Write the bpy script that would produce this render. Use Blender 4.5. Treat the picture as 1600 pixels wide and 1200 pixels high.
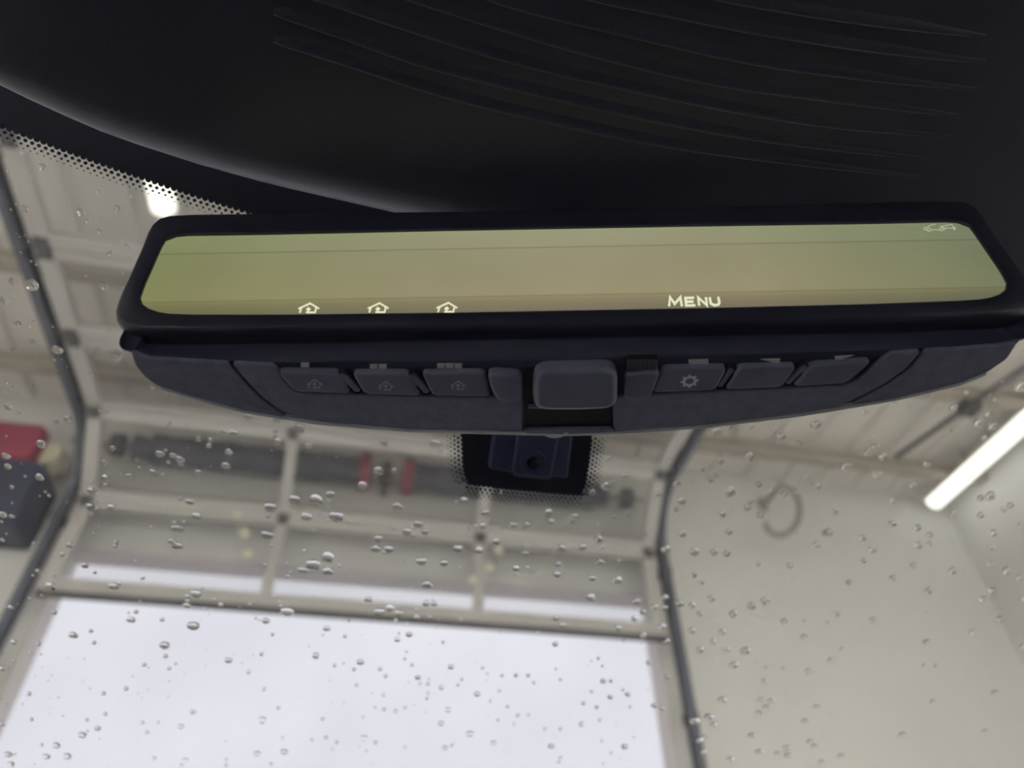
import bpy, math, random
import numpy as np
from mathutils import Matrix, Vector

for o in list(bpy.data.objects): bpy.data.objects.remove(o)
scene = bpy.context.scene
col = scene.collection
random.seed(7)

# ------------------------------------------------------------------ camera
FPX = 1107.0
CAM = np.array([0.0, 0.0, 1.25])
_U = np.array([-22.0, 1175.0, -FPX]); _U /= np.linalg.norm(_U)
_F = np.array([-305.0, -1048.0, -FPX]); _F -= _U * (_F @ _U); _F /= np.linalg.norm(_F)
ROT = np.stack([np.cross(_F, _U), _F, _U])          # camera axes -> world (x right, y to the door, z up)
cam_data = bpy.data.cameras.new('camera')
cam = bpy.data.objects.new('camera', cam_data); col.objects.link(cam)
cam.matrix_world = Matrix([[*ROT[i], CAM[i]] for i in range(3)] + [[0, 0, 0, 1]])
cam_data.sensor_width = 36.0
cam_data.lens = FPX / 1600 * 36
cam_data.clip_start = 0.01
cam_data.dof.use_dof = True
cam_data.dof.focus_distance = 0.228
cam_data.dof.aperture_fstop = 8.8
scene.camera = cam

# ------------------------------------------------------------------ sky, exposure
world = bpy.data.worlds.new('overcast'); scene.world = world; world.use_nodes = True
wn = world.node_tree; wn.nodes.clear()
w_out = wn.nodes.new('ShaderNodeOutputWorld'); w_bg = wn.nodes.new('ShaderNodeBackground')
w_tc = wn.nodes.new('ShaderNodeTexCoord'); w_no = wn.nodes.new('ShaderNodeTexNoise'); w_rp = wn.nodes.new('ShaderNodeValToRGB')
w_no.inputs['Scale'].default_value = 5.0; w_no.inputs['Detail'].default_value = 3.0
w_rp.color_ramp.elements[0].position = 0.3; w_rp.color_ramp.elements[0].color = (0.75, 0.745, 0.83, 1)
w_rp.color_ramp.elements[1].position = 0.7; w_rp.color_ramp.elements[1].color = (0.84, 0.83, 0.905, 1)
wn.links.new(w_tc.outputs['Generated'], w_no.inputs['Vector'])
wn.links.new(w_no.outputs['Fac'], w_rp.inputs['Fac'])
wn.links.new(w_rp.outputs['Color'], w_bg.inputs['Color'])
wn.links.new(w_bg.outputs['Background'], w_out.inputs['Surface'])
w_bg.inputs['Strength'].default_value = 1.02
scene.view_settings.view_transform = 'Standard'
scene.view_settings.look = 'None'
scene.view_settings.exposure = 0.0
scene.view_settings.gamma = 1.0
scene.view_settings.use_curve_mapping = False
LAMP = 1.6                                        # radiance of the strip lamps
scene.cycles.use_denoising = True
scene.cycles.max_bounces = 8
scene.cycles.transparent_max_bounces = 16
scene.cycles.sample_clamp_indirect = 6.0

# ------------------------------------------------------------------ helpers
def rayd(px, py):
    return ROT @ np.array([(px - 800) / FPX, -(py - 600) / FPX, -1.0])

def hit(px, py, p, n):
    d = rayd(px, py); n = np.asarray(n, float)
    return CAM + d * (((np.asarray(p, float) - CAM) @ n) / (d @ n))

def V(*a): return np.array(a, float)

class MB:
    def __init__(self): self.v = []; self.f = []
    def add(self, vs, fs):
        k = len(self.v); self.v += [tuple(map(float, q)) for q in vs]
        self.f += [tuple(i + k for i in q) for q in fs]; return self
    def box(self, lo, hi):
        (a, b, c), (d, e, g) = lo, hi
        return self.add([(a, b, c), (d, b, c), (d, e, c), (a, e, c), (a, b, g), (d, b, g), (d, e, g), (a, e, g)],
                        [(3, 2, 1, 0), (4, 5, 6, 7), (0, 1, 5, 4), (1, 2, 6, 5), (2, 3, 7, 6), (3, 0, 4, 7)])
    def obox(self, c, ux, uy, uz):
        c, ux, uy, uz = map(np.asarray, (c, ux, uy, uz)); vs = []
        for s in (-1, 1):
            for p, q in ((-1, -1), (1, -1), (1, 1), (-1, 1)): vs.append(c + ux * p + uy * q + uz * s)
        return self.add(vs, [(3, 2, 1, 0), (4, 5, 6, 7), (0, 1, 5, 4), (1, 2, 6, 5), (2, 3, 7, 6), (3, 0, 4, 7)])
    def loft(self, rings, closed=True, caps=True):
        n = len(rings[0]); vs = [p for r in rings for p in r]; fs = []
        for i in range(len(rings) - 1):
            for j in range(n if closed else n - 1):
                k = (j + 1) % n
                fs.append((i * n + j, i * n + k, (i + 1) * n + k, (i + 1) * n + j))
        if caps:
            fs.append(tuple(range(n - 1, -1, -1))); m = (len(rings) - 1) * n
            fs.append(tuple(range(m, m + n)))
        return self.add(vs, fs)
    def tube(self, path, r, n=10, caps=True):
        path = [np.asarray(p, float) for p in path]; rings = []; prev = None
        for i, p in enumerate(path):
            t = path[min(i + 1, len(path) - 1)] - path[max(i - 1, 0)]; t /= np.linalg.norm(t)
            if prev is None:
                a = V(0, 0, 1) if abs(t[2]) < 0.9 else V(1, 0, 0)
                u = np.cross(t, a)
            else: u = prev - t * (prev @ t)
            u /= np.linalg.norm(u); prev = u; w = np.cross(t, u)
            rr = r[i] if hasattr(r, '__len__') else r
            rings.append([p + rr * (u * math.cos(q) + w * math.sin(q)) for q in np.linspace(0, 2 * math.pi, n, endpoint=False)])
        return self.loft(rings, True, caps)
    def build(self, name, mat, parent=None, smooth=False, angle=40):
        me = bpy.data.meshes.new(name); me.from_pydata(self.v, [], self.f); me.update()
        import bmesh
        bm = bmesh.new(); bm.from_mesh(me); bmesh.ops.recalc_face_normals(bm, faces=bm.faces)
        if smooth:
            for f_ in bm.faces: f_.smooth = True
            for e_ in bm.edges:
                if len(e_.link_faces) == 2 and (e_.calc_face_angle(0) > math.radians(angle) or max(len(f_.verts) for f_ in e_.link_faces) > 5): e_.smooth = False
        bm.to_mesh(me); bm.free()
        me.materials.append(mat)
        o = bpy.data.objects.new(name, me); col.objects.link(o)
        if parent is not None: o.parent = parent
        return o

def tag(o, label=None, cat=None, group=None, kind=None):
    for k, v in (('label', label), ('category', cat), ('group', group), ('kind', kind)):
        if v: o[k] = v
    return o

def empty(name, loc=(0, 0, 0), rot=(0, 0, 0)):
    o = bpy.data.objects.new(name, None); o.location = loc; o.rotation_euler = rot; o.empty_display_size = 0.05
    col.objects.link(o); return o

def area2(p):
    p = np.asarray(p); x, y = p[:, 0], p[:, 1]
    return 0.5 * float(np.sum(x * np.roll(y, -1) - np.roll(x, -1) * y))

def round_poly(p, r, n=5):
    p = [np.asarray(q, float) for q in p]; out = []
    for i in range(len(p)):
        rr = r[i] if hasattr(r, '__len__') else r
        a, b, c = p[i - 1], p[i], p[(i + 1) % len(p)]
        la, lc = np.linalg.norm(a - b), np.linalg.norm(c - b)
        k = min(rr, la * 0.45, lc * 0.45)
        if k < 1e-6: out.append(b); continue
        s, e = b + (a - b) / la * k, b + (c - b) / lc * k
        for t in np.linspace(0, 1, n): out.append((1 - t) ** 2 * s + 2 * t * (1 - t) * b + t * t * e)
    return out

def inset(p, d):
    p = np.asarray(p, float)
    if area2(p) < 0: d = -d
    n = len(p); out = []
    for i in range(n):
        e1 = p[i] - p[i - 1]; e2 = p[(i + 1) % n] - p[i]
        l1, l2 = np.linalg.norm(e1), np.linalg.norm(e2)
        if l1 < 1e-9 or l2 < 1e-9: out.append(p[i]); continue
        n1 = V(-e1[1], e1[0]) / l1; n2 = V(-e2[1], e2[0]) / l2
        m = n1 + n2; k = max(m @ m, 0.5)
        out.append(p[i] + m * (2 * d / k))
    return out

def clean(p, eps=4e-5):
    out = []
    for q in p:
        q = np.asarray(q, float)
        if not out or np.linalg.norm(q - out[-1]) > eps: out.append(q)
    if np.linalg.norm(out[0] - out[-1]) < eps: out.pop()
    return out

def plate(mb, poly, z0, z1, bev=0.0, seg=3, axis='z'):
    """prism of a 2D outline from z0 to z1 (z1 the visible side, rounded by bev)"""
    poly = clean(poly)
    s = 1 if z1 > z0 else -1
    lev = [(0, z0)]
    if bev > 0:
        for i in range(seg + 1):
            a = math.pi / 2 * i / seg
            lev.append((bev * (1 - math.cos(a)), z1 - s * bev * (1 - math.sin(a))))
    else: lev.append((0, z1))
    rings = []
    for d, z in lev:
        q = inset(poly, d) if d else [np.asarray(t, float) for t in poly]
        rings.append([(t[0], t[1], z) if axis == 'z' else (t[0], z, t[1]) for t in q])
    return mb.loft(rings)

def resample(p, n):
    p = np.asarray(p, float); q = np.vstack([p, p[:1]])
    L = np.concatenate([[0], np.cumsum(np.linalg.norm(np.diff(q, axis=0), axis=1))])
    t = np.linspace(0, L[-1], n, endpoint=False)
    return np.stack([np.interp(t, L, q[:, k]) for k in range(q.shape[1])], 1)

def spline(pts, n):
    """Catmull-Rom through pts"""
    p = [np.asarray(q, float) for q in pts]; p = [2 * p[0] - p[1]] + p + [2 * p[-1] - p[-2]]; out = []
    m = len(p) - 3
    for k in range(n):
        u = k / (n - 1) * m; i = min(int(u), m - 1); t = u - i
        a, b, c, d = p[i:i + 4]
        out.append(0.5 * ((2 * b) + (-a + c) * t + (2 * a - 5 * b + 4 * c - d) * t * t + (-a + 3 * b - 3 * c + d) * t ** 3))
    return out

def strokes(mb, lines, w, to3, n3):
    """flat strokes (polylines in 2D units) as thin raised bars; to3 maps 2D to 3D, n3 is the thickness vector"""
    for ln in lines:
        ln = [np.asarray(q, float) for q in ln]
        L, R_ = [], []
        for i, p in enumerate(ln):
            d1 = ln[i] - ln[i - 1] if i else ln[1] - ln[0]
            d2 = ln[i + 1] - ln[i] if i < len(ln) - 1 else d1
            d1 = d1 / np.linalg.norm(d1); d2 = d2 / np.linalg.norm(d2)
            a, b = V(-d1[1], d1[0]), V(-d2[1], d2[0]); m = a + b; m = m / max(m @ m, 0.6) * 2
            ext = d1 * 0
            L.append(p + m * w / 2); R_.append(p - m * w / 2)
        rings = []
        for l, r in zip(L, R_):
            a, b = to3(*l), to3(*r); rings.append([a, b, b + n3, a + n3])
        mb.loft(rings)
    return mb

# ------------------------------------------------------------------ materials
def mat(name, color, rough=0.6, metal=0.0, noise=None, bump=None, spec=0.5, emit=None, coat=0.0, sheen=None):
    """noise=(scale, amount) varies the colour, bump=(scale, strength, distance) adds fine relief"""
    m = bpy.data.materials.new(name); m.use_nodes = True
    nt = m.node_tree; b = nt.nodes['Principled BSDF']
    b.inputs['Base Color'].default_value = (*color, 1); b.inputs['Roughness'].default_value = rough
    b.inputs['Metallic'].default_value = metal; b.inputs['Specular IOR Level'].default_value = spec
    b.inputs['Coat Weight'].default_value = coat
    if sheen:
        b.inputs['Sheen Weight'].default_value = sheen[0]; b.inputs['Sheen Roughness'].default_value = 0.3; b.inputs['Sheen Tint'].default_value = (*sheen[1], 1)
    tc = nt.nodes.new('ShaderNodeTexCoord')
    if noise:
        nz = nt.nodes.new('ShaderNodeTexNoise'); nz.inputs['Scale'].default_value = noise[0]; nz.inputs['Detail'].default_value = 4
        rp = nt.nodes.new('ShaderNodeValToRGB'); k = noise[1]
        rp.color_ramp.elements[0].position = 0.3; rp.color_ramp.elements[1].position = 0.7
        rp.color_ramp.elements[0].color = (*[c * (1 - k) for c in color], 1)
        rp.color_ramp.elements[1].color = (*[min(1, c * (1 + k)) for c in color], 1)
        nt.links.new(tc.outputs['Object'], nz.inputs['Vector']); nt.links.new(nz.outputs['Fac'], rp.inputs['Fac'])
        nt.links.new(rp.outputs['Color'], b.inputs['Base Color'])
    if bump:
        nb = nt.nodes.new('ShaderNodeTexNoise'); nb.inputs['Scale'].default_value = bump[0]; nb.inputs['Detail'].default_value = 3
        bp = nt.nodes.new('ShaderNodeBump'); bp.inputs['Strength'].default_value = bump[1]; bp.inputs['Distance'].default_value = bump[2]
        nt.links.new(tc.outputs['Object'], nb.inputs['Vector']); nt.links.new(nb.outputs['Fac'], bp.inputs['Height'])
        nt.links.new(bp.outputs['Normal'], b.inputs['Normal'])
    if emit:
        b.inputs['Emission Color'].default_value = (*emit[0], 1); b.inputs['Emission Strength'].default_value = emit[1]
    return m

def clear_pane(name, tint, ior=1.45, rough=0.0, film=0.0):
    """thin clear sheet: straight through, mirror reflection by Fresnel"""
    m = bpy.data.materials.new(name); m.use_nodes = True; nt = m.node_tree; nt.nodes.clear()
    o = nt.nodes.new('ShaderNodeOutputMaterial'); t = nt.nodes.new('ShaderNodeBsdfTransparent'); g = nt.nodes.new('ShaderNodeBsdfGlossy')
    mx = nt.nodes.new('ShaderNodeMixShader'); lw = nt.nodes.new('ShaderNodeLayerWeight'); lw.inputs['Blend'].default_value = 0.5
    pw = nt.nodes.new('ShaderNodeMath'); pw.operation = 'POWER'; pw.inputs[1].default_value = 5.0
    fr = nt.nodes.new('ShaderNodeMath'); fr.operation = 'MULTIPLY_ADD'; f0 = ((ior - 1) / (ior + 1)) ** 2
    fr.inputs[1].default_value = 1 - f0; fr.inputs[2].default_value = f0     # Schlick
    nt.links.new(lw.outputs['Facing'], pw.inputs[0]); nt.links.new(pw.outputs[0], fr.inputs[0])
    t.inputs['Color'].default_value = (*tint, 1); g.inputs['Roughness'].default_value = rough
    nt.links.new(fr.outputs[0], mx.inputs[0]); nt.links.new(t.outputs[0], mx.inputs[1]); nt.links.new(g.outputs[0], mx.inputs[2])
    if film:                                   # translucent film put in as haze, veiling what lies behind
        tr = nt.nodes.new('ShaderNodeBsdfTranslucent'); tr.inputs['Color'].default_value = (0.9, 0.92, 1.0, 1)
        fm = nt.nodes.new('ShaderNodeMixShader'); fm.inputs[0].default_value = film
        nt.links.new(mx.outputs[0], fm.inputs[1]); nt.links.new(tr.outputs[0], fm.inputs[2]); nt.links.new(fm.outputs[0], o.inputs['Surface'])
    else: nt.links.new(mx.outputs[0], o.inputs['Surface'])
    return m

def water():
    m = bpy.data.materials.new('water'); m.use_nodes = True; nt = m.node_tree; nt.nodes.clear()
    o = nt.nodes.new('ShaderNodeOutputMaterial'); g = nt.nodes.new('ShaderNodeBsdfGlass')
    g.inputs['IOR'].default_value = 1.33; g.inputs['Roughness'].default_value = 0.0
    nt.links.new(g.outputs[0], o.inputs['Surface']); return m

M = dict(
    wall=mat('painted_wall', (0.81, 0.805, 0.78), 0.7, noise=(1.2, 0.03), bump=(60, 0.1, 0.002)),
    ceil=mat('ceiling_white', (0.84, 0.80, 0.745), 0.6, noise=(2.0, 0.04)),
    purlin=mat('purlin_steel', (0.44, 0.39, 0.33), 0.6, noise=(4, 0.1)),
    floor=mat('concrete', (0.60, 0.585, 0.55), 0.5, noise=(1.5, 0.15), bump=(40, 0.2, 0.003)),
    asphalt=mat('asphalt', (0.42, 0.41, 0.41), 0.8, noise=(3, 0.15), bump=(80, 0.4, 0.004)),
    reveal=mat('reveal_paint', (0.72, 0.67, 0.64), 0.6, noise=(2, 0.03)),
    alu=mat('door_frame', (0.54, 0.525, 0.50), 0.5, noise=(6, 0.05)),
    track=mat('track_steel', (0.10, 0.108, 0.145), 0.45, 0.3, noise=(20, 0.1)),
    spring=mat('spring_steel', (0.085, 0.088, 0.125), 0.5, 0.2, noise=(12, 0.2)),
    red=mat('red_paint', (0.30, 0.03, 0.07), 0.4, noise=(6, 0.1)),
    navy=mat('black_casing', (0.024, 0.030, 0.070), 0.45, noise=(8, 0.2)),
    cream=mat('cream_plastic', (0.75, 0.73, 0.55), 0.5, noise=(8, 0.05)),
    hard=mat('hinge_steel', (0.10, 0.095, 0.10), 0.5, 0.3, noise=(15, 0.1)),
    conduit=mat('conduit_grey', (0.36, 0.36, 0.33), 0.5, noise=(15, 0.1)),
    lamp_body=mat('lamp_body', (0.8, 0.78, 0.72), 0.5, noise=(10, 0.03)),
    tube=mat('lamp_tube', (0.9, 0.9, 0.85), 0.4, noise=(10, 0.02), emit=((1.0, 0.985, 0.90), LAMP)),
    panel=mat('added_diffuser', (0.9, 0.9, 0.88), 0.4, noise=(10, 0.02), emit=((1.0, 0.99, 0.968), 30.0)),  # glowing sheet of the added panels behind the car
    pane=clear_pane('door_pane', (0.95, 0.95, 0.94), 1.25, film=0.08),
    glass=clear_pane('windshield_glass', (0.985, 0.99, 0.985), 1.2, film=0.025),
    tint=clear_pane('side_glass', (0.86, 0.88, 0.88), 1.4),
    water=water(),
    frit=mat('black_frit', (0.022, 0.023, 0.045), 0.5, noise=(200, 0.1)),
    liner=mat('headliner_trim', (0.022, 0.0205, 0.050), 0.44, noise=(900, 0.25), bump=(2500, 0.2, 0.0003), spec=0.8, sheen=(1.0, (0.86, 0.78, 1.0))),
    bezel=mat('bezel_black', (0.036, 0.036, 0.062), 0.33, noise=(80, 0.1)),
    chin=mat('housing_black', (0.048, 0.048, 0.095), 0.5, noise=(120, 0.1), bump=(3000, 0.25, 0.0002)),
    grain=mat('grained_plastic', (0.215, 0.215, 0.325), 0.42, noise=(300, 0.15), bump=(1500, 0.6, 0.0004)),
    button=mat('button_plastic', (0.215, 0.215, 0.31), 0.28, noise=(150, 0.08), bump=(3500, 0.2, 0.0002)),
    rim=mat('rim_highlight', (0.70, 0.70, 0.73), 0.2, noise=(100, 0.05)),  # pale tone stands in for the highlight along the rear edge
    pit=mat('pit_black', (0.012, 0.013, 0.02), 0.6, noise=(100, 0.1)),
    print=mat('button_print', (0.92, 0.88, 0.92), 0.6, noise=(500, 0.05)),
    print_dim=mat('icon_print', (0.60, 0.57, 0.66), 0.6, noise=(500, 0.05)),
    glow=mat('lit_icon', (0.5, 0.5, 0.4), 0.5, noise=(500, 0.02), emit=((0.80, 0.83, 0.56), 0.9)),
    glow_dim=mat('lit_icon_dim', (0.3, 0.3, 0.25), 0.5, noise=(500, 0.02), emit=((0.46, 0.48, 0.33), 0.8)),
    module=mat('camera_cover', (0.075, 0.083, 0.17), 0.4, noise=(100, 0.1)),
    lens=mat('camera_lens', (0.008, 0.009, 0.016), 0.15, noise=(100, 0.1), coat=0.5),
    pale=mat('pale_plastic', (0.7, 0.7, 0.68), 0.4, noise=(60, 0.03)),
    cabin=mat('cabin_trim', (0.22, 0.22, 0.25), 0.8, noise=(60, 0.1), bump=(500, 0.3, 0.0005)),
    dash=mat('dash_black', (0.02, 0.02, 0.024), 0.8, noise=(100, 0.2), bump=(800, 0.4, 0.0005)),
)

def screen_mat():
    m = bpy.data.materials.new('display_picture'); m.use_nodes = True; nt = m.node_tree; b = nt.nodes['Principled BSDF']
    b.inputs['Base Color'].default_value = (0.02, 0.02, 0.018, 1); b.inputs['Roughness'].default_value = 0.25
    b.inputs['Specular IOR Level'].default_value = 0.25
    tc = nt.nodes.new('ShaderNodeTexCoord'); sx = nt.nodes.new('ShaderNodeSeparateXYZ')
    nt.links.new(tc.outputs['Object'], sx.inputs[0])
    mv = nt.nodes.new('ShaderNodeMapRange'); mv.inputs['From Min'].default_value = 0.0; mv.inputs['From Max'].default_value = 0.040
    nt.links.new(sx.outputs['Z'], mv.inputs['Value'])
    r1 = nt.nodes.new('ShaderNodeValToRGB'); e = r1.color_ramp.elements
    stops = [(0.0, (0.185, 0.165, 0.105)), (0.10, (0.235, 0.205, 0.115)), (0.135, (0.27, 0.24, 0.125)), (0.15, (0.225, 0.20, 0.108)), (0.165, (0.3, 0.275, 0.155)),
             (0.5, (0.285, 0.268, 0.152)), (0.715, (0.285, 0.275, 0.165)), (0.73, (0.215, 0.20, 0.115)), (0.745, (0.295, 0.285, 0.172)), (0.97, (0.29, 0.30, 0.17)), (1.0, (0.37, 0.385, 0.24))]
    e[0].position, e[0].color = stops[0][0], (*stops[0][1], 1); e[1].position, e[1].color = stops[-1][0], (*stops[-1][1], 1)
    for p, c in stops[1:-1]:
        q = e.new(p); q.color = (*c, 1)
    nt.links.new(mv.outputs[0], r1.inputs['Fac'])
    # greener towards both ends
    mh = nt.nodes.new('ShaderNodeMapRange'); mh.inputs['From Min'].default_value = -0.125; mh.inputs['From Max'].default_value = 0.13
    nt.links.new(sx.outputs['X'], mh.inputs['Value'])
    r2 = nt.nodes.new('ShaderNodeValToRGB'); e2 = r2.color_ramp.elements
    e2[0].position, e2[0].color = 0.0, (0.74, 0.82, 0.64, 1); e2[1].position, e2[1].color = 1.0, (0.60, 0.70, 0.70, 1)
    for p, c in ((0.3, (0.98, 0.98, 0.98)), (0.5, (1.06, 1.03, 1.1)), (0.7, (0.98, 0.97, 1.0)), (0.86, (0.78, 0.84, 0.82))):
        q = e2.new(p); q.color = (*c, 1)
    nt.links.new(mh.outputs[0], r2.inputs['Fac'])
    nz = nt.nodes.new('ShaderNodeTexNoise'); nz.inputs['Scale'].default_value = 30; nz.inputs['Detail'].default_value = 5
    nt.links.new(tc.outputs['Object'], nz.inputs['Vector'])
    mr = nt.nodes.new('ShaderNodeMapRange'); mr.inputs['To Min'].default_value = 0.9; mr.inputs['To Max'].default_value = 1.1
    nt.links.new(nz.outputs['Fac'], mr.inputs['Value'])
    x1 = nt.nodes.new('ShaderNodeMix'); x1.data_type = 'RGBA'; x1.blend_type = 'MULTIPLY'; x1.inputs['Factor'].default_value = 1
    nt.links.new(r1.outputs['Color'], x1.inputs['A']); nt.links.new(r2.outputs['Color'], x1.inputs['B'])
    nt.links.new(x1.outputs['Result'], b.inputs['Emission Color']); nt.links.new(mr.outputs[0], b.inputs['Emission Strength'])
    return m
M['screen'] = screen_mat()

# ------------------------------------------------------------------ garage shell
XW, YB, YF, ZC = 4.35, -7.0, 4.0, 4.45          # side walls, back wall, front wall (inner faces), ceiling
OX, OZ, WT = 1.745, 3.375, 0.15                   # door opening half width, height, wall thickness
def struct(name, mb, m):
    return tag(mb.build(name, m), kind='structure')

struct('floor', MB().box((-XW, YB, -0.1), (XW, YF + WT, 0)), M['floor'])
ceiling = struct('ceiling', MB().box((-XW, YB, ZC), (XW, YF + WT, ZC + 0.12)), M['ceil'])
struct('wall_left', MB().box((-XW - 0.2, YB, 0), (-XW, YF + WT, ZC)), M['wall'])
struct('wall_right', MB().box((XW, YB, 0), (XW + 0.2, YF + WT, ZC)), M['wall'])
struct('wall_back', MB().box((-XW, YB - 0.2, 0), (XW, YB, ZC)), M['wall'])
wf = MB()
wf.box((-XW, YF, 0), (-OX, YF + WT, ZC)); wf.box((OX, YF, 0), (XW, YF + WT, ZC)); wf.box((-OX, YF, OZ), (OX, YF + WT, ZC))
struct('wall_front', wf, M['wall'])
# plastered reveal of the opening (jambs and lintel underside)
struct('trim_1', MB().box((-OX, YF - 0.012, 0), (-OX + 0.015, YF + WT + 0.01, OZ)), M['reveal'])
struct('trim_2', MB().box((OX - 0.015, YF - 0.012, 0), (OX, YF + WT + 0.01, OZ)), M['reveal'])
struct('trim_3', MB().box((-OX + 0.016, YF - 0.012, OZ - 0.015), (OX - 0.016, YF + WT + 0.01, OZ)), M['reveal'])
struct('ground', MB().box((-30, YF + WT + 0.02, -0.15), (30, 45, -0.02)), M['asphalt'])
# ribbed deck and purlins under the ceiling
rib0 = None
for i in range(29):
    x = -XW + 0.15 + i * 0.3
    if rib0 is None:
        rib0 = MB().loft([[(-0.05, y, ZC), (-0.028, y, ZC - 0.04), (0.028, y, ZC - 0.04), (0.05, y, ZC)] for y in (YB, YF)]).build('deck_rib', M['ceil'], ceiling)
        rb = rib0
    else:
        rb = rib0.copy(); col.objects.link(rb); rb.parent = ceiling
    rb.location.x = x
for i, y in enumerate((-4.2, -2.7, -1.2, 0.3, 1.75, 2.75, 3.55)):
    mb = MB().box((-XW + 0.01, y - 0.05, ZC - 0.16), (XW - 0.01, y + 0.05, ZC - 0.148)).box((-XW + 0.01, y - 0.005, ZC - 0.15), (XW - 0.01, y + 0.005, ZC - 0.041))
    mb.build('purlin', M['purlin'], ceiling)

# ------------------------------------------------------------------ strip lamps
def strip_lamp(label, x, y0, y1, z):
    t = tag(empty('strip_lamp', (x, y0, z)), label, 'lamp', 'ceiling strip lamps'); L = y1 - y0
    prof = [(-0.045, 0.10), (-0.075, 0.055), (0.075, 0.055), (0.045, 0.10)]
    MB().loft([[(a, y, b) for a, b in prof] for y in (0.0, L)]).build('lamp_body', M['lamp_body'], t)
    rings = []
    for y, s in ((0.004, 0.7), (0.02, 0.95), (0.05, 1.0), (L - 0.05, 1.0), (L - 0.02, 0.95), (L - 0.004, 0.7)):
        rings.append([(0.062 * s * math.cos(a), y, 0.055 + 0.07 * s * math.sin(a)) for a in np.linspace(math.pi, 2 * math.pi, 12)])
    MB().loft(rings).build('lamp_tube', M['tube'], t, smooth=True)
    for s in (0.25, 0.75):
        MB().tube([(0, L * s, 0.10), (0, L * s, ZC - z)], 0.008, 6).build('hanger', M['conduit'], t)
    return t
strip_lamp('white strip lamp slanting in at the right edge near the wall corner', 4.10, 2.0, 3.86, 4.22)
strip_lamp('white strip lamp showing just above the left end of the mirror', -1.27, 0.5, 2.28, 4.27)
strip_lamp('white strip lamp hidden above the mirror, over the raised door', 1.27, 0.5, 2.28, 4.27)
strip_lamp('rear strip lamp on the left side of the room', -1.27, -3.6, -1.8, 4.27)
strip_lamp('rear strip lamp on the right side of the room', 1.27, -3.6, -1.8, 4.27)
strip_lamp('strip lamp along the right wall behind the car', 4.10, -2.6, -0.7, 4.22)
strip_lamp('strip lamp along the left wall behind the car', -4.10, -2.6, -0.7, 4.22)
strip_lamp('strip lamp along the left wall near the door', -4.10, 0.2, 2.1, 4.22)

# added panel lamps, unseen behind the car, hung there to brighten the bay
def added_panel_lamp(label, x, y):
    t = tag(empty('added_panel_lamp', (x, y, ZC - 0.55)), label, 'lamp', 'added fill panels of the rear bay')
    MB().box((-0.62, -0.32, 0), (0.62, -0.28, 0.09)).box((-0.62, 0.28, 0), (0.62, 0.32, 0.09)).box((-0.62, -0.28, 0), (-0.58, 0.28, 0.09)).box((0.58, -0.28, 0), (0.62, 0.28, 0.09)).build('frame', M['lamp_body'], t)
    MB().box((-0.58, -0.28, 0.01), (0.58, 0.28, 0.03)).build('diffuser', M['panel'], t)
    for sx in (-0.5, 0.5): MB().tube([(sx, 0, 0.03), (sx, 0, 0.55)], 0.01, 6).build('hanger', M['conduit'], t)
for nx, x in (('left', -2.7), ('middle', 0.0), ('right', 2.7)):
    for ny, y in (('nearer', -2.0), ('farther', -4.6)):
        added_panel_lamp('added oblong fill panel, unseen behind the car, %s of the %s row' % (nx, ny), x, y)

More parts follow.
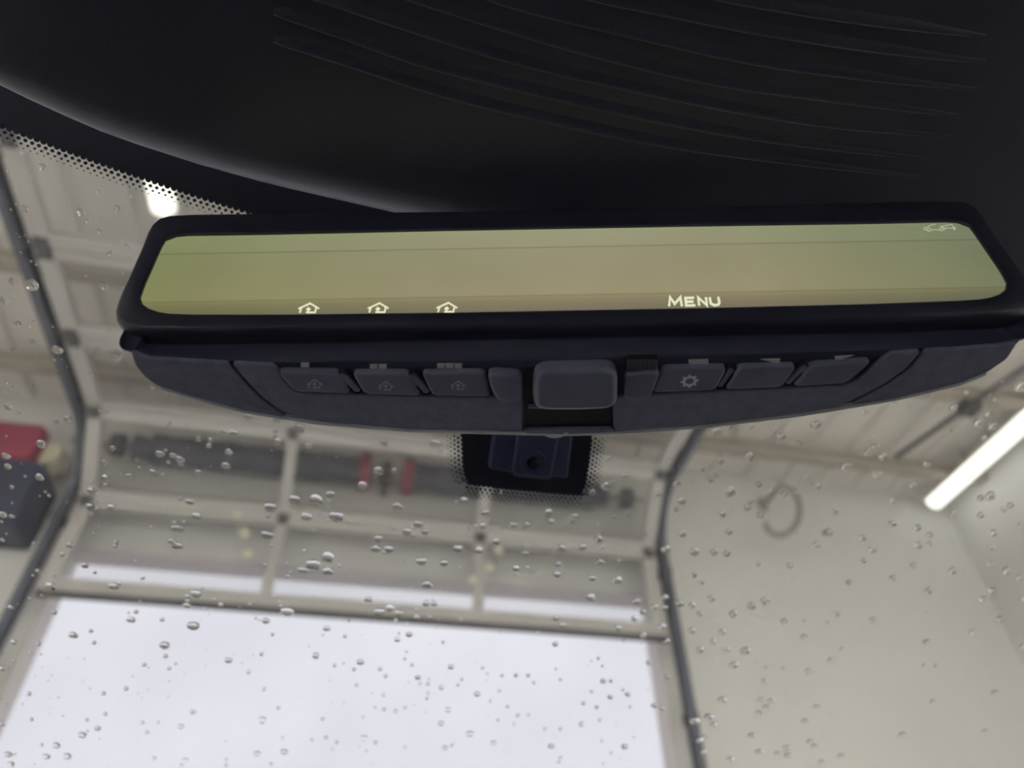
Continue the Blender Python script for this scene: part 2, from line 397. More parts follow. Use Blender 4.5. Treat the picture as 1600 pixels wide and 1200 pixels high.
# ------------------------------------------------------------------ raised sectional door
door = tag(empty('sectional_door', (0, 3.84, 3.02)), 'raised sectional garage door with three clear panes per section', 'garage door')
D0 = V(0, 3.84, 3.02)
joints = [(3.84, 3.03), (3.84, 3.60), (3.43, 3.955), (2.87, 3.97), (2.31, 3.98), (1.75, 3.99), (1.19, 4.0)]
DW = 1.73
def wj(y, z): return V(0, y, z) - D0
for k in range(6):
    A, B = wj(*joints[k]), wj(*joints[k + 1]); up = B - A; H = np.linalg.norm(up); up /= H
    X = V(1, 0, 0); nn = np.cross(X, up); th = 0.022
    def rail(mb, c0, c1, s0, s1):  # x range, range along the section
        return mb.obox(X * (c0 + c1) / 2 + A + up * (s0 + s1) / 2, X * (c1 - c0) / 2, up * (s1 - s0) / 2, nn * th)
    sec = rail(MB(), -DW, DW, 0.004, 0.075); rail(sec, -DW, DW, H - 0.06, H - 0.004)
    for x0, x1 in ((-DW, -DW + 0.08), (-0.625, -0.565), (0.565, 0.625), (DW - 0.08, DW)): rail(sec, x0, x1, 0.075, H - 0.06)
    sec = sec.build('door_section', M['alu'], door)
    for x0, x1 in ((-DW + 0.08, -0.625), (-0.565, 0.565), (0.625, DW - 0.08)):
        mb = MB().obox(X * (x0 + x1) / 2 + A + up * (H / 2 + 0.0075), X * (x1 - x0) / 2, up * ((H - 0.135) / 2), nn * 0.003)
        mb.build('pane', M['pane'], sec)
    for x in (-DW + 0.04, -0.595, 0.595, DW - 0.04):
        c = X * x + B - nn * (-th if False else 0) ; q = c + nn * (0.03 if nn[1] < 0 or nn[2] < 0 else -0.03)
        if k < 5: MB().obox(q, X * 0.03, up * 0.055, nn * 0.008).tube([q - X * 0.035, q + X * 0.035], 0.014, 8).build('hinge', M['hard'], sec)
    for s in (-1, 1):
        q = B + X * s * (DW + 0.01)
        MB().tube([q - X * s * 0.02, q + X * s * 0.035], 0.008, 6).tube([q + X * s * 0.03, q + X * s * 0.055], 0.03, 12).build('roller', M['hard'], sec)
    if k == 0:
        MB().obox(A - up * 0.012, X * DW, up * 0.014, nn * 0.016).build('weather_strip', M['hard'], sec)
        for px, py in ((372, 806), (382, 834), (388, 866), (778, 861), (764, 888), (738, 908)):  # round cream spots raised off the bottom section
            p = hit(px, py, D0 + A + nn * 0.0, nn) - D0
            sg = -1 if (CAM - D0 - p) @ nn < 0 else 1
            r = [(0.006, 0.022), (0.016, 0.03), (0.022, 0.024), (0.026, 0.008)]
            MB().loft([[p + nn * sg * d_ + X * rr * math.cos(a) + up * rr * math.sin(a) for a in np.linspace(0, 2 * math.pi, 14, endpoint=False)] for d_, rr in r]).build('cream_spot', M['cream'], sec, smooth=True)

# tracks: upright, curve, overhead run
def door_track(s, label):
    t = tag(empty('door_track', (s * 1.80, 3.84, 0)), label, 'door rail', 'rails of the raised door')
    path = [(0, 0, 0.02), (0, 0, 1.5), (0, 0, 3.55)] + [(0, -0.40 + 0.40 * math.cos(a), 3.57 + 0.40 * math.sin(a)) for a in np.linspace(0.1, math.pi / 2, 9)] + [(0, -1.6, 3.985), (0, -3.6, 4.02)]
    mb = MB(); rings = []
    path = [np.array(p) for p in path]
    for i, p in enumerate(path):
        tt = path[min(i + 1, len(path) - 1)] - path[max(i - 1, 0)]; tt /= np.linalg.norm(tt); n2 = V(0, -tt[2], tt[1])
        a, b, e = -0.022 * s, 0.022 * s, 0.036
        rings.append([p + V(a, 0, 0) + n2 * e, p + V(b, 0, 0) + n2 * e, p + V(b, 0, 0) - n2 * e, p + V(a, 0, 0) - n2 * e,
                      p + V(a, 0, 0) - n2 * (e - 0.006), p + V(b - 0.006 * s, 0, 0) - n2 * (e - 0.006), p + V(b - 0.006 * s, 0, 0) + n2 * (e - 0.006), p + V(a, 0, 0) + n2 * (e - 0.006)])
    mb.loft(rings); mb.build('rail', M['track'], t)
    # light-coloured angle that carries the upright rail on the wall
    MB().box((0.03 * s if s > 0 else -0.10, 0.10, 0.02), (0.10 if s > 0 else -0.03, 0.158, 3.95)).build('wall_angle', M['lamp_body'], t)
    for z in (0.6, 1.8, 2.6, 3.5): MB().box((min(0, s * .06), 0.03, z - 0.03), (max(0, s * .06), 0.12, z + 0.03)).build('bracket', M['hard'], t)
    for y in (-1.9, -0.45): MB().box((s * 0.03 - 0.012, y - 0.02, 3.98), (s * 0.03 + 0.012, y + 0.02, ZC)).build('drop_hanger', M['conduit'], t)
    return t
door_track(-1, 'dark curved door rail left of the opening'); door_track(1, 'dark curved door rail right of the opening')

# torsion shaft with springs above the opening
ts = tag(empty('torsion_shaft', (0, 3.865, 4.02)), 'torsion spring shaft with two dark springs and red cones above the opening', 'door spring')
MB().tube([(-1.95, 0, 0), (1.75, 0, 0)], 0.014, 8).build('shaft', M['conduit'], ts)
def coil(x0, x1):
    mb = MB(); n = 150; turns = 26
    mb.tube([(x0, 0, 0), (x1, 0, 0)], 0.088, 14)
    path = [(x0 + (x1 - x0) * i / n, 0.096 * math.cos(2 * math.pi * turns * i / n), 0.096 * math.sin(2 * math.pi * turns * i / n)) for i in range(n + 1)]
    mb.tube(path, 0.012, 5); return mb
coil(-1.48, -0.20).build('spring', M['spring'], ts, smooth=True); coil(0.14, 1.36).build('spring', M['spring'], ts, smooth=True)
for x in (-0.17, 0.11): MB().tube([(x - 0.035, 0, 0), (x - 0.03, 0, 0), (x + 0.03, 0, 0), (x + 0.035, 0, 0)], [0.09, 0.125, 0.125, 0.09], 16).build('cone', M['red'], ts, smooth=True)
for x in (-1.54, 1.42): MB().tube([(x - 0.05, 0, 0), (x - 0.04, 0, 0), (x + 0.05, 0, 0)], [0.05, 0.085, 0.06], 14).build('winding_cone', M['spring'], ts, smooth=True)
MB().box((-0.05, 0.02, -0.10), (-0.005, 0.118, 0.12)).box((-0.06, -0.04, -0.05), (0.005, 0.05, 0.05)).build('centre_bracket', M['hard'], ts)
for x in (-1.68, 1.62): MB().tube([(x - 0.04, 0, 0), (x - 0.03, 0, 0), (x + 0.03, 0, 0), (x + 0.04, 0, 0)], [0.06, 0.075, 0.075, 0.06], 16).build('cable_drum', M['hard'], ts, smooth=True)

# side-mounted opener at the left end of the shaft
op = tag(empty('door_opener', (-2.17, 3.80, 3.67)), 'red and black door opener motor on the wall left of the rail', 'motor')
def rbox(lo, hi, r):
    p = round_poly([(lo[0], lo[2]), (hi[0], lo[2]), (hi[0], hi[2]), (lo[0], hi[2])], r, 4)
    return plate(MB(), p, hi[1], lo[1], 0.01, 2, axis='y')
rbox((-0.26, -0.12, -0.34), (0.24, 0.19, 0.05), 0.04).build('motor_case', M['navy'], op, smooth=True)
rbox((-0.24, -0.13, 0.055), (0.16, 0.19, 0.30), 0.05).build('red_cover', M['red'], op, smooth=True)
MB().box((-0.22, -0.128, -0.19), (-0.06, -0.121, -0.14)).build('pale_stripe', M['pale'], op)
MB().tube([(0.18, -0.05, 0.17), (0.18, 0.10, 0.17)], 0.075, 18).build('pulley', M['cream'], op, smooth=True)

# small fittings on the right: curved conduit hook, ceiling conduit
hk = [hit(px, py, (0, 3.7, 0), (0, 1, 0)) for px, py in ((1222, 757), (1240, 768), (1249, 790), (1246, 815), (1232, 832), (1214, 836), (1200, 828), (1196, 817))]
hk = spline(hk, 30); hk0 = hk[0]
h = tag(empty('hose_hook', tuple(hk0)), 'pale curved pipe hook hanging on the wall right of the door', 'hook')
MB().tube([p - hk0 for p in hk], 0.022, 8).build('hook_pipe', M['conduit'], h, smooth=True)
MB().tube([V(0, 0.0, 0), V(0, 0.15, 0.01), V(0, 0.295, 0.02)], 0.02, 8).build('arm', M['conduit'], h, smooth=True)
MB().obox(V(0, 0.292, 0.02), V(0.03, 0, 0), V(0, 0.006, 0), V(0, 0, 0.05)).build('wall_plate', M['conduit'], h)
ZK = ZC - 0.18
ca, cb = hit(1400, 714, (0, 0, ZK), (0, 0, 1)), hit(1513, 635, (0, 0, ZK), (0, 0, 1))
cn = tag(empty('ceiling_conduit', tuple(ca)), 'dark conduit with a junction box under the ceiling on the right', 'conduit')
MB().tube([V(0, 0, 0), (cb - ca), (cb - ca) * 2.2], 0.018, 8).build('pipe', M['hard'], cn, smooth=True)
q = cb - ca
MB().box(tuple(q - V(0.05, 0.05, 0.05)), tuple(q + V(0.05, 0.05, 0.03))).build('junction_box', M['hard'], cn)

# ------------------------------------------------------------------ car: windshield plane
SL = math.radians(30.0)
WP = V(0, 0.33, 1.40); WS = V(0, -math.cos(SL), math.sin(SL)); WN = V(0, math.sin(SL), math.cos(SL))   # point, up-slope, outward
CX = 0.065                                          # car centre line
def on_ws(px, py, off=0.0):
    p = hit(px, py, WP + WN * off, WN); return V(p[0], (p - WP) @ WS)
def ws3(x, s, off=0.0): return V(x, 0, 0) + WP + WS * s + WN * off
WO = ws3(CX, -0.60)                                 # windshield base (origin of the thing)
wsh = tag(empty('windshield', tuple(WO)), 'raindrop covered car windshield with black dotted edge band', 'windshield')
def wl(x, s, off=0.0): return ws3(x, s, off) - WO
outline = round_poly([(CX - 0.70, -0.72), (CX + 0.70, -0.72), (CX + 0.60, 0.21), (CX + 0.3, 0.245), (CX, 0.255), (CX - 0.3, 0.245), (CX - 0.60, 0.21)], 0.08)
MB().loft([[wl(x, s, o_) for x, s in outline] for o_ in (0.0, 0.005)]).build('glass_pane', M['glass'], wsh)
# frit: arched band along the top edge
e0 = [on_ws(*q) for q in ((0, 196), (100, 233), (200, 269), (300, 303), (372, 327))]
c2 = np.polyfit([(p[0] - CX) ** 2 for p in e0], [p[1] for p in e0], 1)
def s_edge(x): return c2[1] + c2[0] * (x - CX) ** 2
def s_edge_pts():
    # measured points on the visible left side, arch elsewhere
    xs = list(np.linspace(CX - 0.58, CX + 0.58, 117)); return [(x, s_edge(x)) for x in xs]
ep = s_edge_pts()
top = [(x, np.interp(x, [CX - 0.60, CX - 0.3, CX, CX + 0.3, CX + 0.60], [0.21, 0.245, 0.255, 0.245, 0.21]) - 0.001) for x, _ in ep]
mb = MB(); n = len(ep)
vs = [wl(x, s, -0.0006) for x, s in ep] + [wl(x, max(s, e[1] + 0.002), -0.0006) for (x, s), e in zip(top, ep)] + [wl(x, s, -0.0002) for x, s in ep] + [wl(x, max(s, e[1] + 0.002), -0.0002) for (x, s), e in zip(top, ep)]
fs = []
for i in range(n - 1): fs += [(i, i + 1, n + i + 1, n + i), (2 * n + i, 3 * n + i, 3 * n + i + 1, 2 * n + i + 1), (i, 2 * n + i, 2 * n + i + 1, i + 1)]
mb.add(vs, fs).build('edge_band', M['frit'], wsh)
# frit patch around the camera
pp = [on_ws(*q) for q in ((722, 680), (724, 728), (731, 750), (746, 757), (893, 772), (908, 767), (916, 745), (924, 684))]
tl, tr = pp[0], pp[-1]
pl = [V(tl[0] + 0.004, s_edge(tl[0]) + 0.01)] + pp + [V(tr[0] - 0.002, s_edge(tr[0]) + 0.01)]
pl = [pl[0], pl[1]] + [np.asarray(q) for q in spline(pl[1:9], 40)][1:-1] + [pl[8], pl[9]]
MB().loft([[wl(x, s, o_) for x, s in pl] for o_ in (-0.0006, -0.0002)]).build('camera_patch', M['frit'], wsh)
# dots
dots = MB()
def dot(x, s, r, n=8):
    dots.loft([[wl(x + r * math.cos(a), s + r * math.sin(a), o_) for a in np.linspace(0, 2 * math.pi, n, endpoint=False)] for o_ in (-0.0007, -0.0002)])
def dot_rows(line, pitch, rows, side):
    L = np.asarray(line, float); D = np.concatenate([[0], np.cumsum(np.linalg.norm(np.diff(L, axis=0), axis=1))])
    for k, (off, r, sh) in enumerate(rows):
        t = sh * pitch
        while t < D[-1]:
            p = V(np.interp(t, D, L[:, 0]), np.interp(t, D, L[:, 1])); q = V(np.interp(t + 1e-3, D, L[:, 0]), np.interp(t + 1e-3, D, L[:, 1]))
            d = q - p; l = np.linalg.norm(d)
            if l > 1e-6:
                nrm = V(-d[1], d[0]) / l * side
                dot(*(p + nrm * off), r)
            t += pitch
dot_rows(ep, 0.00235, [(0.0, 0.00105, 0), (0.0019, 0.00068, 0.5), (0.0035, 0.00045, 0), (0.0049, 0.00022, 0.5)], -1)
dot_rows(pl[1:-1], 0.0021, [(0.0, 0.0009, 0), (0.0018, 0.00075, 0.5), (0.0035, 0.0006, 0), (0.0051, 0.00042, 0.5), (0.0065, 0.00025, 0)], -1 if area2(pl) > 0 else 1)
tag(dots.build('frit_dots', M['frit'], wsh), kind='stuff')

# ------------------------------------------------------------------ camera module behind the glass
cmod_c = ws3(*on_ws(833, 722), 0)
cm = tag(empty('camera_module', tuple(cmod_c)), 'dark driver-assist camera cover on the glass below the mirror', 'camera')
def cm_plate(pts, z0, z1, bev, r=0.001, ref=None):
    P = [ws3(*on_ws(px, py, -abs(z1)), -abs(z1)) for px, py in pts]
    Q = round_poly([V(p[0] - cmod_c[0], (p - cmod_c) @ WS) for p in P], r)
    mb = MB(); plate(mb, Q, z0, z1, bev)
    mb.v = [tuple(V(x, 0, 0) + WS * y + WN * z) for x, y, z in mb.v]; return mb
zz = lambda pts: [(700 + a / 3, 640 + b / 3) for a, b in pts]
cm_plate(zz([(240, -60), (190, 278), (300, 297), (310, 316), (478, 332), (490, 319), (562, 324), (606, -60)]), -0.0008, -0.006, 0.0012, 0.0012).build('cover', M['module'], cm, smooth=True)
cm_plate(zz([(350, -60), (303, 290), (318, 308), (470, 322), (486, 308), (560, -60)]), -0.0050, -0.009, 0.001, 0.001).build('lens_block', M['module'], cm, smooth=True)
lc = ws3(*on_ws(833, 722, -0.009), -0.009) - cmod_c
def ring3(c, r, off): return [c + V(r * math.cos(a), 0, 0) + WS * r * math.sin(a) + WN * off for a in np.linspace(0, 2 * math.pi, 28, endpoint=False)]
lo = MB().loft([ring3(lc, 0.0058, 0.001), ring3(lc, 0.0058, -0.0012), ring3(lc, 0.0048, -0.0014), ring3(lc, 0.0042, -0.0006)]).build('lens_ring', M['module'], cm, smooth=True)
MB().loft([ring3(lc, 0.0030, 0.0), ring3(lc, 0.0026, -0.0013), ring3(lc, 0.0014, -0.0019)]).build('lens', M['lens'], lo, smooth=True)

# ------------------------------------------------------------------ headliner
HZ = 1.468
hl = tag(empty('headliner', (CX, -0.3, HZ)), 'dark fabric headliner overhead with rolled front edge and curved ridges', 'headliner')
HL0 = V(CX, -0.3, HZ)
lip = [hit(px, py, (0, 0, HZ), (0, 0, 1)) for px, py in ((0, 132), (60, 160), (150, 199), (300, 248), (420, 281), (600, 322))]
lx = [p[0] for p in lip]; ly = [p[1] for p in lip]
cc = np.polyfit([(x - CX) ** 2 for x in lx], ly, 2)
def lip_y(x):
    u = min((x - CX) ** 2, 0.06); extra = max(0, (x - CX) ** 2 - 0.06)
    return np.polyval(cc, u) - extra * 0.35
RR = 0.020
rings = []
for x in np.linspace(CX - 0.70, CX + 0.70, 137):
    # inside the visible range follow the measured edge, else the arch
    y = np.interp(x, lx, ly) if lx[0] <= x <= lx[-1] else (lip_y(x) + (ly[0] - lip_y(lx[0]) if x < lx[0] else 0.0))
    if x > lx[-1]: y = ly[-1] + 0.010 * min(1, (x - lx[-1]) / 0.12) - 0.10 * max(0, x - 0.35)
    y += 0.011
    r = [V(x, -2.25, HZ + 0.03), V(x, -2.25, HZ), V(x, -0.3, HZ), V(x, y - 0.08, HZ), V(x, y - 0.03, HZ)]
    for a in np.linspace(0, math.pi / 2, 9): r.append(V(x, y - RR + RR * math.sin(a), HZ + RR - RR * math.cos(a)))
    r += [V(x, y - 0.001, HZ + RR + 0.004), V(x, y - 0.03, HZ + 0.03)]
    rings.append([p - HL0 for p in r])
MB().loft(rings).build('shell', M['liner'], hl, smooth=True, angle=60)
# curved ridges: sawtooth steps with a rounded front edge
curves = [[(427, 66), (560, 108), (680, 147), (800, 178), (1000, 222), (1200, 252), (1440, 279)],
          [(427, 22), (530, 58), (660, 103), (800, 139), (1000, 185), (1200, 222), (1455, 252)],
          [(420, -25), (540, 15), (660, 55), (800, 98), (1000, 145), (1250, 193), (1490, 217)],
          [(470, -60), (640, 0), (800, 52), (960, 97), (1130, 135), (1330, 163), (1500, 184)],
          [(560, -80), (690, -30), (800, 12), (960, 52), (1160, 97), (1350, 125), (1530, 143)],
          [(700, -70), (860, -15), (1040, 25), (1190, 54), (1370, 82), (1540, 100)],
          [(850, -70), (1040, -18), (1200, 15), (1380, 42), (1540, 60)]]
for ci, cv in enumerate(curves):
    P = [hit(px, py, (0, 0, HZ), (0, 0, 1)) for px, py in spline(cv, 40)]
    rings = []
    for i, p in enumerate(P):
        t = P[min(i + 1, 39)] - P[max(i - 1, 0)]; t /= np.linalg.norm(t); fwd = np.cross(V(0, 0, 1), t)
        if fwd[1] < 0: fwd = -fwd
        u = i / 39; k = min(1, u / 0.02 + 0.25) * min(1, (1 - u) / 0.35 + 0.12)
        Hh, W_ = 0.0014 * k, 0.0042 * min(1, k + 0.3)
        prof = [(-W_, 0.0005), (-W_ * 0.6, -Hh * 0.35), (-0.0012, -Hh * 0.93), (-0.0006, -Hh), (-0.0002, -Hh * 0.9), (0, -Hh * 0.65), (0.0001, 0.0005)]
        rings.append([p + fwd * a + V(0, 0, b) - HL0 for a, b in prof])
    MB().loft(rings).build('ridge', M['liner'], hl, smooth=True, angle=60)

# the rest of the cabin around the camera: dark tub, tinted side windows, closed rear
cb_ = tag(empty('car_cabin', (CX, -0.6, 0.30)), 'grey car interior tub with side windows around the camera', 'car interior')
CB0 = V(CX, -0.6, 0.30)
MB().box((-0.74, -1.65, 0), (0.74, 1.55, 0.04)).build('floor_pan', M['cabin'], cb_)
for sd in (-1, 1):
    xo = sd * 0.74; xi = sd * 0.70
    pr = [(-1.65, 0.04), (1.55, 0.04), (1.55, 0.70), (-1.65, 0.72)]
    MB().loft([[(x, y, z) for y, z in pr] for x in (xo, xi)]).build('door_panel', M['cabin'], cb_)
    pr = [(-1.60, 0.72), (1.50, 0.72), (0.86, 1.12), (0.72, 1.165), (-1.60, 1.165)]
    MB().loft([[(x, y, z) for y, z in pr] for x in (xo - sd * 0.018, xo - sd * 0.022)]).build('side_window', M['tint'], cb_)
    MB().tube([(xo - sd * 0.02, 1.50, 0.70), (xo - sd * 0.06, 0.83, 1.07), (xo - sd * 0.06, 0.74, 1.115)], 0.026, 8).build('pillar', M['cabin'], cb_, smooth=True)
    MB().box((xo - sd * 0.02 - 0.02, -0.28, 0.70), (xo - sd * 0.02 + 0.02, -0.16, 1.165)).build('pillar', M['cabin'], cb_)
MB().box((-0.74, -1.70, 0), (0.74, -1.655, 1.165)).build('rear_panel', M['cabin'], cb_)

# dashboard far below the frame
ds = tag(empty('dashboard', (CX, 0.62, 0.72)), 'black dashboard below the windshield, out of frame', 'dashboard')
prof = [(-0.18, -0.25), (-0.20, 0.10), (-0.15, 0.19), (0.0, 0.22), (0.30, 0.21), (0.36, 0.17), (0.36, -0.25)]
MB().loft([[(x, y, z) for y, z in prof] for x in np.linspace(-0.68, 0.68, 9)]).build('dash_pad', M['dash'], ds, smooth=True)
MB().box((-0.2, -0.203, -0.05), (0.2, -0.196, 0.07)).build('centre_panel', M['bezel'], ds)

# ------------------------------------------------------------------ the mirror
MP = CAM + rayd(893, 478) * 0.199
YAW = math.radians(-12.0)
MR, MF, MU = V(math.cos(YAW), math.sin(YAW), 0), V(-math.sin(YAW), math.cos(YAW), 0), V(0, 0, 1)
mir = tag(empty('rear_view_mirror', tuple(MP), (0, 0, YAW)), 'black rear-view mirror with a lit olive display and buttons below', 'mirror')
def ml(p): q = p - MP; return V(q @ MR, q @ MF, q @ MU)
def face(px, py, y=0.0): q = ml(hit(px, py, MP + MF * y, MF)); return V(q[0], q[2])
ZB = -0.014
def bot(px, py, z=ZB): q = ml(hit(px, py, MP + MU * z, MU)); return V(q[0], q[1])
X0 = 0.0012
def sym(left):          # left half outline, bottom centre first -> closed outline
    left = [np.asarray(p, float) for p in left]
    return left + [V(2 * X0 - p[0], p[1]) for p in left[::-1]]
gl_left = [face(*q) for q in ((700, 487), (450, 490), (300, 490), (258, 488.5), (236, 483), (222, 474), (218, 462), (226, 440), (240, 409), (250, 386), (257, 373), (268, 367.5), (285, 365), (420, 363), (700, 357))]
ou_left = [face(*q) for q in ((700, 508), (450, 513), (300, 514), (235, 513), (203, 510.5), (187, 505), (179, 496), (177.5, 484), (184, 462), (199, 430), (217, 391), (230, 358), (241, 342), (258, 335), (300, 332.5), (420, 331), (700, 328))]
G = resample(sym(gl_left), 160); O = resample(sym(ou_left), 160)
# start both outlines at the same place
def f3(p, y): return V(p[0], y, p[1])
rings = [[f3(p, 0.0062) for p in inset(O, 0.0006)], [f3(p, 0.0035) for p in O], [f3(p, 0.0015) for p in O], [f3(p, 0.0005) for p in inset(O, 0.0004)], [f3(p, 0.0) for p in inset(O, 0.0012)],
         [f3(p, 0.0) for p in inset(G, -0.0004)], [f3(p, 0.0004) for p in G], [f3(p, 0.0016) for p in G]]
MB().loft(rings, caps=False).build('bezel', M['bezel'], mir, smooth=True)
disp = MB().loft([[f3(p, 0.0030) for p in inset(G, -0.0003)], [f3(p, 0.0010) for p in inset(G, -0.0003)]]).build('display', M['screen'], mir)

# housing: stations along the width
zi = sorted((p[0], p[1]) for p in sym(ou_left) if p[1] < 0.004)
zx, zv = [p[0] for p in zi], [p[1] for p in zi]
zi2 = sorted((p[0], p[1]) for p in sym(ou_left) if p[1] > 0.03)
tx, tv = [p[0] for p in zi2], [p[1] for p in zi2]
chin_px = [(204, 550), (230, 561), (360, 568), (430, 570), (530, 570), (700, 571), (830, 571), (960, 566), (1100, 561), (1250, 555), (1400, 550), (1500, 546), (1560, 540), (1590, 533)]
back_px = [(201, 551), (210, 572), (226, 592), (245, 604), (300, 621), (380, 643), (500, 662), (640, 673), (820, 678), (893, 679), (960, 677), (1100, 667), (1250, 649), (1400, 624), (1500, 600), (1545, 582), (1575, 562), (1592, 536)]
cq = [bot(*q) for q in chin_px]; bq = [bot(*q) for q in back_px]
Wl, Wr = min(zx) + 0.0038, max(zx) - 0.0038
def yc(x): return float(np.interp(x, [p[0] for p in cq], [p[1] for p in cq]))
def yb(x): return max(float(np.interp(x, [p[0] for p in bq], [p[1] for p in bq])), yc(x) + 0.001)
bx0, bx1 = bq[0][0], bq[-1][0]
st = sorted(set(list(np.linspace(Wl, Wr, 90)) + [Wl + 0.012 * t * t for t in np.linspace(0, 1, 16)] + [Wr - 0.012 * t * t for t in np.linspace(0, 1, 16)]))
rings = []
for x in st:
    zb_, zt_ = float(np.interp(x, zx, zv)), float(np.interp(x, tx, tv))
    e = max(0, (bx0 - x) / max(bx0 - Wl, 1e-5), (x - bx1) / max(Wr - bx1, 1e-5)); e = min(e, 1)
    qe = math.sqrt(max(0.0, 1 - e * e)); zb_ += 0.0010; zt_ -= 0.0012
    zp = zb_ - 0.0008 + (ZB + 0.001 - zb_ + 0.0008) * qe
    c, d = yc(x), yb(x); c = 0.0030 + (c - 0.0030) * qe; y2, y3 = 0.0022 + 0.0028 * qe, 0.0024 + 0.0038 * qe; d = max(c + (d - 0.0008 - yc(x)) * qe, c + 0.0006)
    rings.append([(x, 0.0020, zt_), (x, 0.0020, zb_), (x, y2, zb_ - 0.0003), (x, y3, zb_ - 0.0006), (x, y3 + (c - y3) * 0.35, zb_ + (zp - zb_) * 0.62), (x, y3 + (c - y3) * 0.7, zb_ + (zp - zb_) * 0.92), (x, c, zp), (x, d, zp), (x, d + 0.0010 * qe, zp + 0.0006), (x, d + 0.0016 * qe, zp + 0.002),
                  (x, d + 0.002 * qe, zp + 0.010), (x, d * 0.96 + 0.001 * qe, zp + 0.026), (x, d * 0.75 + 0.003 * qe, zt_ - 0.010), (x, d * 0.4 + 0.006 * qe + 0.0008, zt_ - 0.002)])
MB().loft(rings).build('housing', M['chin'], mir, smooth=True, angle=50)
# stem to the glass
tip = ml(ws3(CX, on_ws(850, 560)[1] , -0.003))
MB().tube([(0.004, 0.030, 0.022), (0.004, 0.045, 0.024), tip * 0.5 + V(0.002, 0.024, 0.012), tip], [0.011, 0.009, 0.009, 0.014], 14).build('stem', M['chin'], mir, smooth=True)
sb = bot(868, 671, ZB + 0.004)
MB().tube([(sb[0], sb[1], ZB + 0.004), (sb[0], sb[1], ZB + 0.012)], [0.0045, 0.005], 18).build('mount_collar', M['pale'], mir, smooth=True)

def under(pts, z0, z1, bev, name, m, parent=mir, r=0.0012, zref=None, seg=3, n=5):
    zr = z1 if zref is None else zref
    r = max(r, bev * 2.3)
    q = round_poly([bot(px, py, zr) for px, py in pts], r, n)
    return plate(MB(), q, z0, z1, bev, seg).build(name, m, parent, smooth=True, angle=50)
def seg_back(x0, x1, dy=0.0, n=14):      # pixels of the rear outline between two columns
    X_, Y_ = [p[0] for p in back_px[3:]], [p[1] for p in back_px[3:]]
    return [(x, float(np.interp(x, X_, Y_)) + dy) for x in np.linspace(x0, x1, n)]
ZP = ZB - 0.0002
# grained cover plates, seams left open between them
under([(204, 551), (230, 561.5), (356, 568.5), (380, 596), (405, 622), (430, 641), (446, 650.5)] + seg_back(440, 250, -1) + [(245, 603), (227, 591), (211, 571)], ZB + 0.0012, ZP, 0.0004, 'end_cover', M['grain'], r=0.0004)
under([(361, 568.5), (385, 596), (410, 622), (434, 640), (462, 652.5)] + seg_back(480, 816, -2.5) + [(817, 622), (770, 622), (470, 613.5), (457, 608), (441, 590), (428, 571)], ZB + 0.0012, ZP, 0.0006, 'lower_cover', M['grain'], r=0.0004)
under([(959, 672), (958, 622), (978, 618), (1015, 617), (1320, 602), (1342, 594), (1378, 562), (1394, 551.5), (1440, 549), (1418, 575), (1380, 602), (1345, 620), (1318, 633)] + seg_back(1310, 972, -2.5), ZB + 0.0012, ZP, 0.0006, 'lower_cover', M['grain'], r=0.0004)
under([(1446, 549), (1424, 576), (1386, 603), (1350, 622), (1330, 633)] + seg_back(1350, 1545, -1) + [(1574, 561), (1590, 536), (1560, 541), (1500, 546.5)], ZB + 0.0012, ZP, 0.0004, 'end_cover', M['grain'], r=0.0004)
# bright highlight of the rear edge, painted as a pale rim
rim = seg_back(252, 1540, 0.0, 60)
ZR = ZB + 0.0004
MB().tube([V(*bot(px, py - 1.6, ZR), ZR) for px, py in rim], 0.0008, 10).build('rear_rim_highlight', M['rim'], mir, smooth=True)

# buttons
ICON_HOUSE = [[(-8.2, 1.2), (0, -4.6), (8.2, 1.2)], [(-5.6, 0.0), (-6.2, 4.6)], [(5.6, 0.0), (5.0, 4.2), (-2.2, 4.2)], [(-0.4, 4.0), (-0.3, -0.6)], [(-2.6, 1.2), (-0.3, -1.2), (1.9, 1.2)]]
def icon_under(lines, cx, cy, sc, w, name, m, parent, z, tilt=0.0):
    def to3(a, b): p = bot(cx + a * sc, cy + b * sc + a * sc * tilt, z); return V(p[0], p[1], z + 0.00004)
    return strokes(MB(), lines, w, to3, V(0, 0, -0.00009)).build(name, m, parent)
def mark(pts, name, m, parent, z):
    q = [bot(px, py, z) for px, py in pts]
    return plate(MB(), q, z + 0.0001, z - 0.00006).build(name, m, parent)
ZT = ZB - 0.0010
BQ = lambda pts, nm: under(pts, ZB + 0.001, ZT, 0.0008, nm, M['button'], r=0.0019)
bs = [BQ([(432, 582), (460, 612.5), (549, 616), (528, 583)], 'home_button'), BQ([(549, 584), (569, 616.5), (658, 619.5), (637, 584)], 'home_button'), BQ([(658, 584), (676, 619.5), (767, 620.5), (758, 583)], 'home_button')]
for b, (cx, cy), sq in zip(bs, ((492, 599.5), (603, 603), (716, 602)), ([(470, 483)], [(578, 590), (592, 604)], [(683, 695), (696.5, 708.5), (710, 722)])):
    icon_under(ICON_HOUSE, cx, cy, 1.45, 1.25, 'house_icon', M['print_dim'], b, ZT)
    for x0, x1 in sq:
        yy = 566.8 + (0 if x0 < 500 else 2.2 if x0 < 650 else 1.5)
        mark([(x0, yy), (x1, yy), (x1, yy + 7), (x0, yy + 7)], 'marker', M['print'], b, ZB + 0.0008)
gs = [BQ([(1035, 577), (1019, 614.5), (1119, 610.5), (1137, 575)], 'menu_button'), BQ([(1154, 575), (1133, 610), (1222, 606), (1246, 573)], 'menu_button'), BQ([(1266, 572), (1239, 605), (1322, 600.5), (1364, 565)], 'menu_button')]
